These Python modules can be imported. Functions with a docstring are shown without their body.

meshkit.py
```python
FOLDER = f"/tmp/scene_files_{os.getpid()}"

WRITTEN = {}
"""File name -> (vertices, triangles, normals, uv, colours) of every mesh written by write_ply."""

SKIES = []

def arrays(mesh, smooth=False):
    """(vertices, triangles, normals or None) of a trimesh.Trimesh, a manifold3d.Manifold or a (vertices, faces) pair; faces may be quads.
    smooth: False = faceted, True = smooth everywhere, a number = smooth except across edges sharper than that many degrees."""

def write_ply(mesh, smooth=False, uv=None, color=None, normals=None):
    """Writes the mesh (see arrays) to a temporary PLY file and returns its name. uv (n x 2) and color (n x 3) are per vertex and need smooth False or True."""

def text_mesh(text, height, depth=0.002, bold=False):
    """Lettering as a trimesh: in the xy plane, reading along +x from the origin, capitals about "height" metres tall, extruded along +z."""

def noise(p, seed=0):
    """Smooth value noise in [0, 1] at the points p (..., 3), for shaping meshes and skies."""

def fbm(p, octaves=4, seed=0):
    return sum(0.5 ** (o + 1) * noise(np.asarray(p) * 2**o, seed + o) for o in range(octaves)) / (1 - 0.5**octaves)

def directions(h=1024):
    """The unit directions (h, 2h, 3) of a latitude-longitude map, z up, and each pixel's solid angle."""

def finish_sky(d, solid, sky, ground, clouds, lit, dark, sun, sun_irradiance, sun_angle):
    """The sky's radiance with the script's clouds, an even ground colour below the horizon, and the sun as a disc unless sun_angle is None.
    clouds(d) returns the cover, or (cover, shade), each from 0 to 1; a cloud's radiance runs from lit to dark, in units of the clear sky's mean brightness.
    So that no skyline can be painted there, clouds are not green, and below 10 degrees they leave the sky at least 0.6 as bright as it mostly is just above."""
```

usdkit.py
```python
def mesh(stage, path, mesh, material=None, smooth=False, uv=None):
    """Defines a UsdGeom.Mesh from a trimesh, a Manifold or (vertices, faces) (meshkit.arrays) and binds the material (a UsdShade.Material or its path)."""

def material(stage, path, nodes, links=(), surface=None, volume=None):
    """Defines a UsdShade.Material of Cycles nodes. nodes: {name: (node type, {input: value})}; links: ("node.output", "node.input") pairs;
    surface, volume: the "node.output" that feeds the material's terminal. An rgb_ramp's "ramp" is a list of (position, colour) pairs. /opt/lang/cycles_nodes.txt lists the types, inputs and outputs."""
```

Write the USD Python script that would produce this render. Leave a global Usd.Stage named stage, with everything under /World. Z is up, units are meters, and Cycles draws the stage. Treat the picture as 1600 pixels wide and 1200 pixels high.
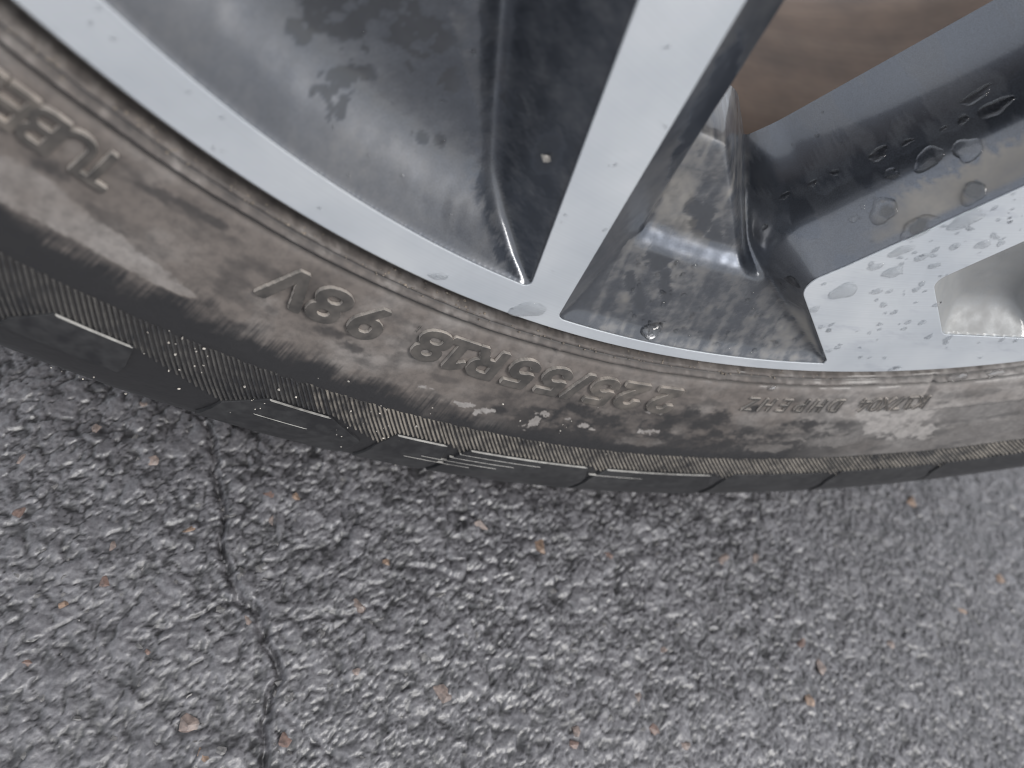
import math, numpy as np, trimesh, usdkit, meshkit
from meshkit import fbm, noise
from pxr import Usd, UsdGeom, UsdLux, UsdShade, Gf, Sdf, Vt
from scipy.interpolate import PchipInterpolator, RegularGridInterpolator
from scipy.ndimage import gaussian_filter, distance_transform_edt
from scipy.spatial import cKDTree
from shapely.geometry import Polygon, Point, LineString
from shapely.ops import unary_union
import shapely

stage = Usd.Stage.CreateInMemory()
UsdGeom.SetStageUpAxis(stage, UsdGeom.Tokens.z)
UsdGeom.SetStageMetersPerUnit(stage, 1.0)
World = UsdGeom.Xform.Define(stage, '/World')
UsdGeom.Scope.Define(stage, '/World/Looks')
stage.SetDefaultPrim(World.GetPrim())

# ------------------------------------------------------------------ camera
EYE = np.array([-0.130915, -0.225782, 0.247181])
ROT = np.array([[0.92615127, -0.11469112, -0.35929064],
                [-0.09672443, 0.84855018, -0.52019897],
                [0.36453834, 0.51653512, 0.77479240]])      # columns: right, up, back
FPX = 1229.92                                                   # focal length in pixels of a 1600 wide picture
CZ = 0.338                                                      # wheel centre above the ground
FOCAL = 5.6
cam = UsdGeom.Camera.Define(stage, '/World/camera')
cam.CreateFocalLengthAttr(FOCAL)
cam.CreateHorizontalApertureAttr(FOCAL * 1600 / FPX)
cam.CreateVerticalApertureAttr(FOCAL * 1200 / FPX)
cam.CreateClippingRangeAttr(Gf.Vec2f(0.01, 200))
cam.CreateFStopAttr(2.0)
cam.CreateFocusDistanceAttr(0.212)
cam.CreateExposureAttr(1.0)
M4 = np.eye(4); M4[:3, :3] = ROT; M4[:3, 3] = EYE
cam.AddTransformOp().Set(Gf.Matrix4d(*M4.T.ravel().tolist()))

# ------------------------------------------------------------------ sky and sun (overcast)
SUN_DIR = np.array([0.40, -0.54, 0.74]); SUN_DIR /= np.linalg.norm(SUN_DIR)
el, az = math.asin(SUN_DIR[2]), math.atan2(SUN_DIR[0], SUN_DIR[1])
sky = usdkit.material(stage, '/World/Looks/sky_look', {
    's': ('sky_texture', {'sky_type': 'single_scattering', 'sun_disc': False, 'sun_elevation': el, 'sun_rotation': az}),
    'tc': ('texture_coordinate', {}),
    'n': ('noise_texture', {'scale': 2.2, 'detail': 5.0, 'roughness': 0.55}),
    'r': ('rgb_ramp', {'ramp': [(0.30, (6.6, 6.8, 7.2)), (0.70, (11.2, 11.5, 11.9))]}),
    'm': ('mix_color', {'fac': 0.88}),
    'b': ('background_shader', {'strength': 0.075})},
    [('tc.generated', 'n.vector'), ('n.fac', 'r.fac'), ('s.color', 'm.a'), ('r.color', 'm.b'), ('m.result', 'b.color')], surface='b.background')
dome = UsdLux.DomeLight.Define(stage, '/World/sky')
UsdShade.MaterialBindingAPI.Apply(dome.GetPrim()).Bind(sky)
sun = UsdLux.DistantLight.Define(stage, '/World/sun')
sun.CreateIntensityAttr(0.32); sun.CreateAngleAttr(20.0); sun.CreateColorAttr(Gf.Vec3f(1.0, 0.97, 0.93)); sun.CreateNormalizeAttr(True)
zb = SUN_DIR; xr = np.cross([0, 0, 1.0], zb); xr /= np.linalg.norm(xr); yu = np.cross(zb, xr)
S4 = np.eye(4); S4[:3, 0], S4[:3, 1], S4[:3, 2] = xr, yu, zb
sun.AddTransformOp().Set(Gf.Matrix4d(*S4.T.ravel().tolist()))

# ------------------------------------------------------------------ helpers
used = {}
def path_for(name, parent=None):
    base = (str(parent.GetPath()) if parent else '/World') + '/' + name
    n = used.get(base, 0); used[base] = n + 1
    return base if n == 0 else '%s_%03d' % (base, n)

def tag(p, label=None, cat=None, group=None, kind=None):
    for k, v in (('label', label), ('category', cat), ('group', group), ('kind', kind)):
        if v: p.SetCustomDataByKey(k, v)
    return p

def xf(name, label, cat, parent=None, group=None, kind=None):
    p = UsdGeom.Xform.Define(stage, path_for(name, parent)).GetPrim()
    return tag(p, label, cat, group, kind)

def obj(name, mesh, mat, parent=None, smooth=False, vars=None, label=None, cat=None, group=None, kind=None):
    m = usdkit.mesh(stage, path_for(name, parent), mesh, mat, smooth=smooth)
    for k, v in (vars or {}).items():
        UsdGeom.PrimvarsAPI(m).CreatePrimvar(k, Sdf.ValueTypeNames.FloatArray, 'vertex').Set(Vt.FloatArray.FromNumpy(np.asarray(v, np.float32)))
    return tag(m.GetPrim(), label, cat, group, kind)

def ray(px, py):
    d = ROT @ np.array([(px - 800) / FPX, -(py - 600) / FPX, -1.0])
    return d / np.linalg.norm(d)

def on_face(px, py, y=-0.106):                 # point of the wheel face behind a pixel of the photograph
    d = ray(px, py); return EYE + d * (y - EYE[1]) / d[1]

def on_ground(px, py, z=0.0):
    d = ray(px, py); return EYE + d * (z - EYE[2]) / d[2]

def sstep(a, b, x):
    t = np.clip((x - a) / (b - a), 0, 1); return t * t * (3 - 2 * t)

def grid_faces(n, m, wrap=False):
    i, j = np.meshgrid(np.arange(n if wrap else n - 1), np.arange(m - 1), indexing='ij')
    a = i * m + j; b = ((i + 1) % n) * m + j
    return np.vstack([np.stack([a, b, b + 1], -1).reshape(-1, 3), np.stack([a, b + 1, a + 1], -1).reshape(-1, 3)])

def mat(name, nodes, links, surface='p.BSDF'):
    return usdkit.material(stage, '/World/Looks/' + name, nodes, links, surface=surface)

# ------------------------------------------------------------------ materials
G = ('geometry', {})
def attr(n): return ('attribute', {'attribute': n})

# wet asphalt
M_asphalt = mat('asphalt_look', {
    'g': G, 'hgt': attr('tone'),
    'n1': ('noise_texture', {'scale': 900.0, 'detail': 3.0}), 'n2': ('noise_texture', {'scale': 9.0, 'detail': 4.0}),
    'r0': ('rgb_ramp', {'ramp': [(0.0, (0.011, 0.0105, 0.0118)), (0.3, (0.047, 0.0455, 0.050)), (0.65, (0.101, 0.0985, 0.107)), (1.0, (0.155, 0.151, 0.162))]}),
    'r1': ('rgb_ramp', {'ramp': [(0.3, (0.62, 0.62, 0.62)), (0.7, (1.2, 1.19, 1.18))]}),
    'mx': ('mix_color', {'blend_type': 'multiply', 'fac': 1.0, 'use_clamp': False}),
    'rr': ('map_range', {'from_min': 0.35, 'from_max': 0.65, 'to_min': 0.40, 'to_max': 0.54, 'clamp': True}),
    'bp': ('bump', {'strength': 0.35, 'distance': 0.0004}),
    'p': ('principled_bsdf', {'specular_ior_level': 0.95})},
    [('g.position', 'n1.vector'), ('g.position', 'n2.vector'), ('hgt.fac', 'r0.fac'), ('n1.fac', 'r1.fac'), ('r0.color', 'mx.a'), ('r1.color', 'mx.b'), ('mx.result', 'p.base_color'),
     ('n2.fac', 'rr.value'), ('rr.result', 'p.roughness'), ('n1.fac', 'bp.height'), ('bp.normal', 'p.normal')])

def stone_mat(name, col, rough=0.5):
    return mat(name, {'g': G, 'n': ('noise_texture', {'scale': 700.0, 'detail': 3.0}), 'c': ('color', {'value': col}),
        'r': ('rgb_ramp', {'ramp': [(0.3, (0.5, 0.5, 0.5)), (0.7, (1.25, 1.2, 1.15))]}), 'm': ('mix_color', {'blend_type': 'multiply', 'fac': 1.0, 'use_clamp': False}),
        'b': ('bump', {'strength': 0.4, 'distance': 0.0003}), 'p': ('principled_bsdf', {'roughness': rough})},
        [('g.position', 'n.vector'), ('n.fac', 'r.fac'), ('c.color', 'm.a'), ('r.color', 'm.b'), ('m.result', 'p.base_color'), ('n.fac', 'b.height'), ('b.normal', 'p.normal')])
M_red = stone_mat('red_stone', (0.15, 0.105, 0.093)); M_orange = stone_mat('orange_stone', (0.21, 0.15, 0.115))
M_pink = stone_mat('pink_stone', (0.19, 0.155, 0.143)); M_grey = stone_mat('grey_stone', (0.12, 0.119, 0.122), 0.45); M_pale = stone_mat('pale_grit', (0.42, 0.40, 0.37), 0.6); M_dirt = stone_mat('dirt_crumb', (0.19, 0.165, 0.14), 0.8)

# rubber with a film of road dust (primvars dust, tone, wet)
M_rubber = mat('tyre_rubber', {
    'g': G, 'd': attr('dust'), 'w': attr('wet'), 't': attr('tone'),
    'n1': ('noise_texture', {'scale': 420.0, 'detail': 4.0, 'roughness': 0.6}), 'n2': ('noise_texture', {'scale': 70.0, 'detail': 4.0}),
    'dc': ('rgb_ramp', {'ramp': [(0.0, (0.072, 0.061, 0.055)), (0.5, (0.124, 0.107, 0.097)), (1.0, (0.265, 0.248, 0.236))]}),
    'nr': ('map_range', {'from_min': 0.3, 'from_max': 0.7, 'to_min': 0.72, 'to_max': 1.2, 'clamp': True}),
    'dm': ('math', {'math_type': 'multiply', 'use_clamp': True}),
    'nt': ('map_range', {'from_min': 0.3, 'from_max': 0.7, 'to_min': -0.16, 'to_max': 0.16}),
    'ta': ('math', {'math_type': 'add', 'use_clamp': True}),
    'mx': ('mix_color', {'a': (0.015, 0.015, 0.0165)}),
    'r1': ('mix_float', {'a': 0.5, 'b': 0.82}), 'r2': ('mix_float', {'b': 0.14}),
    'bp': ('bump', {'strength': 0.5, 'distance': 0.00025}),
    'p': ('principled_bsdf', {'specular_ior_level': 0.45})},
    [('g.position', 'n1.vector'), ('g.position', 'n2.vector'), ('n1.fac', 'nr.value'), ('d.fac', 'dm.value1'), ('nr.result', 'dm.value2'),
     ('n2.fac', 'nt.value'), ('t.fac', 'ta.value1'), ('nt.result', 'ta.value2'), ('ta.value', 'dc.fac'), ('dm.value', 'mx.fac'), ('dc.color', 'mx.b'), ('mx.result', 'p.base_color'),
     ('dm.value', 'r1.fac'), ('r1.result', 'r2.a'), ('w.fac', 'r2.fac'), ('r2.result', 'p.roughness'), ('n1.fac', 'bp.height'), ('bp.normal', 'p.normal')])

def rubber_flat(name, black, dust, amount, rough=0.6, bevel=0.00035):
    return mat(name, {'g': G, 'n': ('noise_texture', {'scale': 330.0, 'detail': 4.0}), 'n2': ('noise_texture', {'scale': 55.0, 'detail': 3.0}),
        'a': ('math', {'math_type': 'add'}), 'f': ('map_range', {'from_min': 1.0 - 0.55 * amount, 'from_max': 1.45 - 0.6 * amount, 'to_min': 0.0, 'to_max': 1.0, 'clamp': True}),
        'm': ('mix_color', {'a': black, 'b': dust}), 'bv': ('bevel', {'radius': bevel, 'samples': 6}), 'bp': ('bump', {'strength': 0.35, 'distance': 0.0002}),
        'p': ('principled_bsdf', {'roughness': rough})},
        [('g.position', 'n.vector'), ('g.position', 'n2.vector'), ('n.fac', 'a.value1'), ('n2.fac', 'a.value2'), ('a.value', 'f.value'), ('f.result', 'm.fac'), ('m.result', 'p.base_color'),
         ('n.fac', 'bp.height'), ('bv.bevel', 'bp.normal'), ('bp.normal', 'p.normal')])
def letter_mat(name, top, side_):  # pale sides: caught dirt plus wet edge glints painted into the colour
    return mat(name, {'g': G, 't': attr('top'), 'n': ('noise_texture', {'scale': 260.0, 'detail': 4.0}), 'nr': ('rgb_ramp', {'ramp': [(0.35, (0.65, 0.65, 0.65)), (0.7, (1.5, 1.45, 1.4))]}),
        'ts': ('map_range', {'from_min': 0.72, 'from_max': 0.98, 'to_min': 0.0, 'to_max': 1.0, 'clamp': True}), 'm': ('mix_color', {'a': side_, 'b': top}), 'mm': ('mix_color', {'blend_type': 'multiply', 'fac': 1.0, 'use_clamp': False}),
        'bv': ('bevel', {'radius': 0.0003, 'samples': 6}), 'bp': ('bump', {'strength': 0.3, 'distance': 0.0002}), 'p': ('principled_bsdf', {'roughness': 0.38})},
        [('g.position', 'n.vector'), ('n.fac', 'nr.fac'), ('t.fac', 'ts.value'), ('ts.result', 'm.fac'), ('m.result', 'mm.a'), ('nr.color', 'mm.b'), ('mm.result', 'p.base_color'), ('n.fac', 'bp.height'), ('bv.bevel', 'bp.normal'), ('bp.normal', 'p.normal')])
M_letter = letter_mat('raised_letter_glint_side', (0.054, 0.050, 0.047), (0.30, 0.28, 0.26)); M_letter_dusty = letter_mat('raised_letter_dusty', (0.074, 0.067, 0.061), (0.28, 0.257, 0.235))
M_rib = rubber_flat('serration_rib', (0.022, 0.022, 0.024), (0.20, 0.18, 0.155), 0.55, 0.6, 0.0002)
M_rib_black = rubber_flat('clean_serration_rib', (0.022, 0.022, 0.024), (0.07, 0.066, 0.062), 0.35, 0.55, 0.0002)
M_block = rubber_flat('shoulder_rubber', (0.011, 0.011, 0.0125), (0.032, 0.032, 0.033), 0.3, 0.5)
M_edge = rubber_flat('dusty_painted_glint', (0.12, 0.115, 0.11), (0.36, 0.35, 0.33), 0.58, 0.45, 0.0001)  # pale colour holds edge dust and painted wet highlights

# machined aluminium under clear lacquer
M_face = mat('machined_face', {
    'g': G, 'n': ('noise_texture', {'scale': 45.0, 'detail': 3.0}), 'n2': ('noise_texture', {'scale': 1500.0, 'detail': 2.0}),
    'c': ('rgb_ramp', {'ramp': [(0.3, (0.44, 0.467, 0.50)), (0.7, (0.545, 0.565, 0.588))]}),
    'mp': ('mapping', {'rotation': (0, 0.5, 0), 'scale': (70.0, 40.0, 260.0)}), 'n4': ('noise_texture', {'scale': 1.0, 'detail': 4.0, 'roughness': 0.6}), 'sx': ('separate_xyz', {}),
    'wx': ('map_range', {'from_min': 0.0, 'from_max': 0.03, 'to_min': 0.0, 'to_max': 1.0, 'clamp': True}), 'n4r': ('map_range', {'from_min': 0.56, 'from_max': 0.66, 'to_min': 0.0, 'to_max': 0.5, 'clamp': True}),
    'wm': ('math', {'math_type': 'multiply'}), 'wc': ('mix_color', {'b': (0.40, 0.425, 0.47)}), 'wr': ('mix_float', {'a': 0.48, 'b': 0.25}),
    'ax': ('vector_math', {'math_type': 'subtract', 'vector2': (0, 0, 0.338)}), 'ax2': ('vector_math', {'math_type': 'multiply', 'vector2': (1, 0, 1)}), 'ln': ('vector_math', {'math_type': 'length'}),
    'tn': ('noise_texture', {'dimensions': '1D', 'scale': 2600.0, 'detail': 2.0}), 'tr': ('rgb_ramp', {'ramp': [(0.3, (0.965, 0.965, 0.965)), (0.7, (1.03, 1.03, 1.03))]}), 'tm': ('mix_color', {'blend_type': 'multiply', 'fac': 1.0, 'use_clamp': False}),
    'bv': ('bevel', {'radius': 0.0003, 'samples': 8}), 'bp': ('bump', {'strength': 0.10, 'distance': 0.0001}),
    'p': ('principled_bsdf', {'metallic': 0.35, 'roughness': 0.48, 'coat_weight': 0.5, 'coat_roughness': 0.12})},
    [('g.position', 'n.vector'), ('g.position', 'n2.vector'), ('n.fac', 'c.fac'), ('g.position', 'mp.vector'), ('mp.vector', 'n4.vector'), ('g.position', 'sx.vector'), ('sx.x', 'wx.value'), ('n4.fac', 'n4r.value'), ('wx.result', 'wm.value1'), ('n4r.result', 'wm.value2'),
     ('wm.value', 'wc.fac'), ('g.position', 'ax.vector1'), ('ax.vector', 'ax2.vector1'), ('ax2.vector', 'ln.vector1'), ('ln.value', 'tn.w'), ('tn.fac', 'tr.fac'), ('c.color', 'tm.a'), ('tr.color', 'tm.b'), ('tm.result', 'wc.a'), ('wc.result', 'p.base_color'), ('wm.value', 'wr.fac'), ('wr.result', 'p.roughness'), ('n2.fac', 'bp.height'), ('bv.bevel', 'bp.normal'), ('bp.normal', 'p.normal')])

# dark metallic wheel paint with a dried dirt film (primvars dust, wet)
def paint_mat(name, base, dust0, dust1):
    return mat(name, {
        'g': G, 'd': attr('dust'), 'w': attr('wet'),
        'n1': ('noise_texture', {'scale': 260.0, 'detail': 4.0, 'roughness': 0.6}), 'fl': ('noise_texture', {'scale': 3500.0, 'detail': 1.0}),
        'n3': ('noise_texture', {'scale': 40.0, 'detail': 3.0}),
        'nr': ('map_range', {'from_min': 0.3, 'from_max': 0.7, 'to_min': 0.75, 'to_max': 1.15, 'clamp': True}), 'dm': ('math', {'math_type': 'multiply', 'use_clamp': True}),
        'dc': ('rgb_ramp', {'ramp': [(0.35, dust0), (0.65, dust1)]}),
        'pc': ('rgb_ramp', {'ramp': [(0.3, tuple(0.8 * x for x in base)), (0.7, tuple(1.25 * x for x in base))]}),
        'mx': ('mix_color', {}), 'wk': ('mix_color', {'b': (0.012, 0.0135, 0.017)}), 'mw': ('mix_float', {'b': 0.0}), 'me': ('map_range', {'from_min': 0.0, 'from_max': 1.0, 'to_min': 0.9, 'to_max': 0.0, 'clamp': True}),
        'r1': ('mix_float', {'a': 0.22, 'b': 0.62}), 'r2': ('mix_float', {'b': 0.22}), 'ct': ('mix_float', {'a': 0.8, 'b': 0.2}),
        'bp': ('bump', {'strength': 0.12, 'distance': 0.0001}),
        'p': ('principled_bsdf', {'coat_roughness': 0.07})},
        [('g.position', 'n1.vector'), ('g.position', 'fl.vector'), ('g.position', 'n3.vector'), ('n1.fac', 'nr.value'), ('d.fac', 'dm.value1'), ('nr.result', 'dm.value2'),
         ('n3.fac', 'dc.fac'), ('fl.fac', 'pc.fac'), ('dm.value', 'mx.fac'), ('pc.color', 'mx.a'), ('dc.color', 'mx.b'), ('mx.result', 'wk.a'), ('w.fac', 'wk.fac'), ('wk.result', 'p.base_color'),
         ('dm.value', 'me.value'), ('me.result', 'mw.a'), ('w.fac', 'mw.fac'), ('mw.result', 'p.metallic'), ('dm.value', 'r1.fac'), ('r1.result', 'r2.a'), ('w.fac', 'r2.fac'), ('r2.result', 'p.roughness'),
         ('dm.value', 'ct.fac'), ('ct.result', 'p.coat_weight'), ('n1.fac', 'bp.height'), ('bp.normal', 'p.normal')])
M_paint = paint_mat('dark_wheel_paint', (0.068, 0.076, 0.092), (0.115, 0.108, 0.10), (0.205, 0.192, 0.175))
M_grey_paint = paint_mat('grey_wheel_paint', (0.20, 0.215, 0.23), (0.17, 0.17, 0.168), (0.22, 0.22, 0.215))
M_barrel = mat('brown_barrel', {
    'g': G, 'mp': ('mapping', {'scale': (10.0, 60.0, 10.0)}), 'n': ('noise_texture', {'scale': 1.0, 'detail': 5.0, 'roughness': 0.6, 'distortion': 0.6}),
    'n2': ('noise_texture', {'scale': 60.0, 'detail': 5.0}),
    'c': ('rgb_ramp', {'ramp': [(0.25, (0.125, 0.074, 0.047)), (0.5, (0.165, 0.103, 0.068)), (0.75, (0.21, 0.142, 0.10))]}),
    'c2': ('rgb_ramp', {'ramp': [(0.3, (0.7, 0.68, 0.66)), (0.7, (1.2, 1.2, 1.2))]}), 'm': ('mix_color', {'blend_type': 'multiply', 'fac': 1.0, 'use_clamp': False}),
    'bp': ('bump', {'strength': 0.3, 'distance': 0.0004}), 'p': ('principled_bsdf', {'roughness': 0.5, 'specular_ior_level': 0.4})},
    [('g.position', 'mp.vector'), ('mp.vector', 'n.vector'), ('g.position', 'n2.vector'), ('n.fac', 'c.fac'), ('n2.fac', 'c2.fac'), ('c.color', 'm.a'), ('c2.color', 'm.b'), ('m.result', 'p.base_color'), ('n2.fac', 'bp.height'), ('bp.normal', 'p.normal')])
M_lip = mat('rim_lip_side', {'p': ('principled_bsdf', {'base_color': (0.16, 0.155, 0.15), 'roughness': 0.55, 'metallic': 0.3})}, [])
M_water = mat('water', {'p': ('principled_bsdf', {'base_color': (1, 1, 1), 'roughness': 0.0, 'ior': 1.33, 'transmission_weight': 1.0}), 't': ('transparent_bsdf', {'color': (1, 1, 1)}),
    'f': ('fresnel', {'IOR': 1.33}), 'fa': ('math', {'math_type': 'multiply_add', 'value2': 1.3, 'value3': 0.42, 'use_clamp': True}), 'x': ('mix_closure', {})}, [('f.fac', 'fa.value1'), ('fa.value', 'x.fac'), ('t.BSDF', 'x.closure1'), ('p.BSDF', 'x.closure2')], 'x.closure')

M_drop = mat('beaded_water', {'p': ('principled_bsdf', {'base_color': (1, 1, 1), 'roughness': 0.0, 'ior': 1.33, 'transmission_weight': 1.0})}, [])

# ------------------------------------------------------------------ the asphalt: one displaced sheet
rng = np.random.default_rng(7)
def axis(a, b, step, far):
    mid = np.arange(a, b + step / 2, step); out = []; s, x = step * 1.6, 0
    while x < far: x += s; out.append(x); s *= 1.35
    out = np.array(out); return np.concatenate([a - out[::-1], mid, b + out])
GX, GY = axis(-0.27, 0.37, 0.00062, 12.0), axis(-0.245, -0.02, 0.00062, 12.0)
X, Y = np.meshgrid(GX, GY, indexing='ij')
P2 = np.stack([X.ravel(), Y.ravel()], 1)
wob = np.stack([fbm(np.c_[P2 * 260, np.zeros(len(P2))], 2, 3), fbm(np.c_[P2 * 260, np.ones(len(P2)) * 9], 2, 5)], 1) - 0.5
fine = (P2[:, 0] > -0.3) & (P2[:, 0] < 0.4) & (P2[:, 1] > -0.275) & (P2[:, 1] < 0.01)
H = np.zeros(len(P2)); T = np.full(len(P2), 0.55)
Pw = P2[fine] + wob[fine] * 0.0046
def cells(P, pitch, seed):
    r = np.random.default_rng(seed)
    gx, gy = np.arange(-0.31, 0.41, pitch), np.arange(-0.285, 0.02, pitch)
    C = np.stack(np.meshgrid(gx, gy, indexing='ij'), -1).reshape(-1, 2) + r.uniform(-.5, .5, (len(gx) * len(gy), 2)) * pitch
    d, i = cKDTree(C).query(P, k=2)
    return d[:, 0], d[:, 1], i[:, 0], r.random(len(C)), r.normal(0, 1, (len(C), 2)), C
d1, d2, i1, rh, tl, C = cells(Pw, 0.0025, 1)
edge = sstep(-0.00005, 0.0006, d2 - d1)
h_a = edge * (0.35 + 0.65 * rh[i1]) * 0.00085 + ((Pw - C[i1]) * tl[i1]).sum(1) * 0.13 - (d1 / 0.0029) ** 2 * 0.00010
e1, e2, j1, rb, tb, CB = cells(P2[fine] + wob[fine] * 0.003, 0.0058, 2)
h_b = sstep(0.0002, 0.0013, e2 - e1) * np.where(rb[j1] > 0.8, 0.0006 + 0.0004 * rb[j1], 0.00015); big = (rb[j1] > 0.8) * sstep(0.0002, 0.0013, e2 - e1); h_a = h_a * (1 - 0.6 * big)
p3 = np.c_[P2[fine], np.zeros(fine.sum())]
h_c = (fbm(p3 * 130, 4, 11) - 0.5) * 0.0030 + (fbm(p3 * 620, 3, 21) - 0.5) * 0.0012 + (fbm(p3 * 25, 2, 31) - 0.5) * 0.003
h = h_a + h_b + h_c
# the wandering crack and two side branches
def crack(pts, w, depth):
    L = LineString([on_ground(*p)[:2] for p in pts])
    samp = np.array([L.interpolate(t, True).coords[0] for t in np.linspace(0, 1, 400)])
    samp += (np.stack([fbm(np.c_[samp * 150, np.zeros(400)], 3, 41), fbm(np.c_[samp * 150, np.ones(400)], 3, 43)], 1) - .5) * 0.006
    d, _ = cKDTree(samp).query(P2[fine]); ww = w * (0.45 + 1.1 * fbm(p3 * 120, 2, 51))
    return -depth * (1 - sstep(0.15 * ww, ww, d))
for c in (([(318, 660), (345, 720), (350, 790), (350, 860), (372, 935), (420, 985), (432, 1040), (425, 1110), (412, 1200)], 0.0017, 0.0032),
          ([(420, 985), (520, 960), (600, 950)], 0.0012, 0.0010), ([(425, 1110), (540, 1190)], 0.0012, 0.0012),
          ([(640, 880), (720, 905), (770, 880)], 0.0013, 0.0011), ([(240, 985), (330, 950), (372, 935)], 0.0012, 0.0011)):
    h = h + crack(*c)
H[fine] = 0.66 * h
h = 0.66 * h
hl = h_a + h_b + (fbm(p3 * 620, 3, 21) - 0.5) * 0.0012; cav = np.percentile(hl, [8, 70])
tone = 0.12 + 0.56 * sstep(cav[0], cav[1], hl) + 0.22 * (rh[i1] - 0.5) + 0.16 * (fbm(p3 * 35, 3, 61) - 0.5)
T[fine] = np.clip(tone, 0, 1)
top = np.percentile(h, 96); H[fine] -= top; H[~fine] = np.median(H[fine])
ground_h = RegularGridInterpolator((GX, GY), H.reshape(X.shape), bounds_error=False, fill_value=0.0)
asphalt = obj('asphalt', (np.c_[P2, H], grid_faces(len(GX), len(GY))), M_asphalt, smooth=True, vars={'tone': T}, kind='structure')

def pebble(c, r, seed, flat=0.6):
    g = np.random.default_rng(seed)
    m = trimesh.PointCloud(g.normal(0, 1, (14, 3)) / 1.0).vertices
    m = m / np.linalg.norm(m, axis=1)[:, None] * g.uniform(0.8, 1.1, (14, 1)) * np.array([g.uniform(0.75, 1.3), g.uniform(0.7, 1.0), flat])
    hull = trimesh.Trimesh(m).convex_hull
    a = g.uniform(0, 6.3); ca, sa = math.cos(a), math.sin(a)
    v = hull.vertices @ np.array([[ca, -sa, 0], [sa, ca, 0], [0, 0, 1]]) * r + np.asarray(c)
    return v, hull.faces
REDS = [(30,802,9),(297,828,8),(176,855,6),(424,812,7),(163,913,11),(102,945,8),(560,948,11),(385,970,10),(230,1020,5),(603,880,6),(555,1050,7),(297,1130,13),(445,1158,11),
        (320,1180,10),(692,1085,14),(750,822,11),(42,1037,6),(845,855,15),(1130,873,10),(1180,873,8),(950,868,8),(1422,783,10),(1035,1017,6),(1280,1040,11),(1252,1005,8),(1502,952,7),
        (995,1090,9),(900,1142,8),(895,1165,9),(1265,1095,9),(1390,1007,8),(1070,1165,9),(1020,1140,8),(1560,905,8),(35,718,8),(241,720,9),(418,775,9),(462,777,9),(224,632,6),(150,670,7)]
for k, (px, py, r) in enumerate(REDS):
    c = on_ground(px, py, -0.0012); rr = r * np.linalg.norm(c - EYE) / FPX * 1.15
    c[2] = ground_h(c[:2])[0] * 0.7 - 0.16 * rr
    obj('stone', pebble(c, rr, 100 + k, 0.45), (M_red, M_orange, M_pink, M_pink)[k % 4], asphalt, label=('reddish', 'orange', 'pinkish', 'pinkish')[k % 4] + ' stone chip in the grey asphalt')
k = 0
while k < 250:
    px, py = rng.uniform(0, 1600), rng.uniform(640, 1200)
    c = on_ground(px, py, -0.0012)
    if c[1] > -0.078: continue
    rr = rng.uniform(0.0011, 0.0024); c[2] = ground_h(c[:2])[0] - 0.36 * rr
    obj('stone', pebble(c, rr, 1000 + k, 0.5), M_grey, asphalt); k += 1

# ------------------------------------------------------------------ the wheel
wheel = xf('car_wheel', 'dusty car wheel with two tone alloy rim standing on the wet asphalt', 'car wheel')

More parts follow.
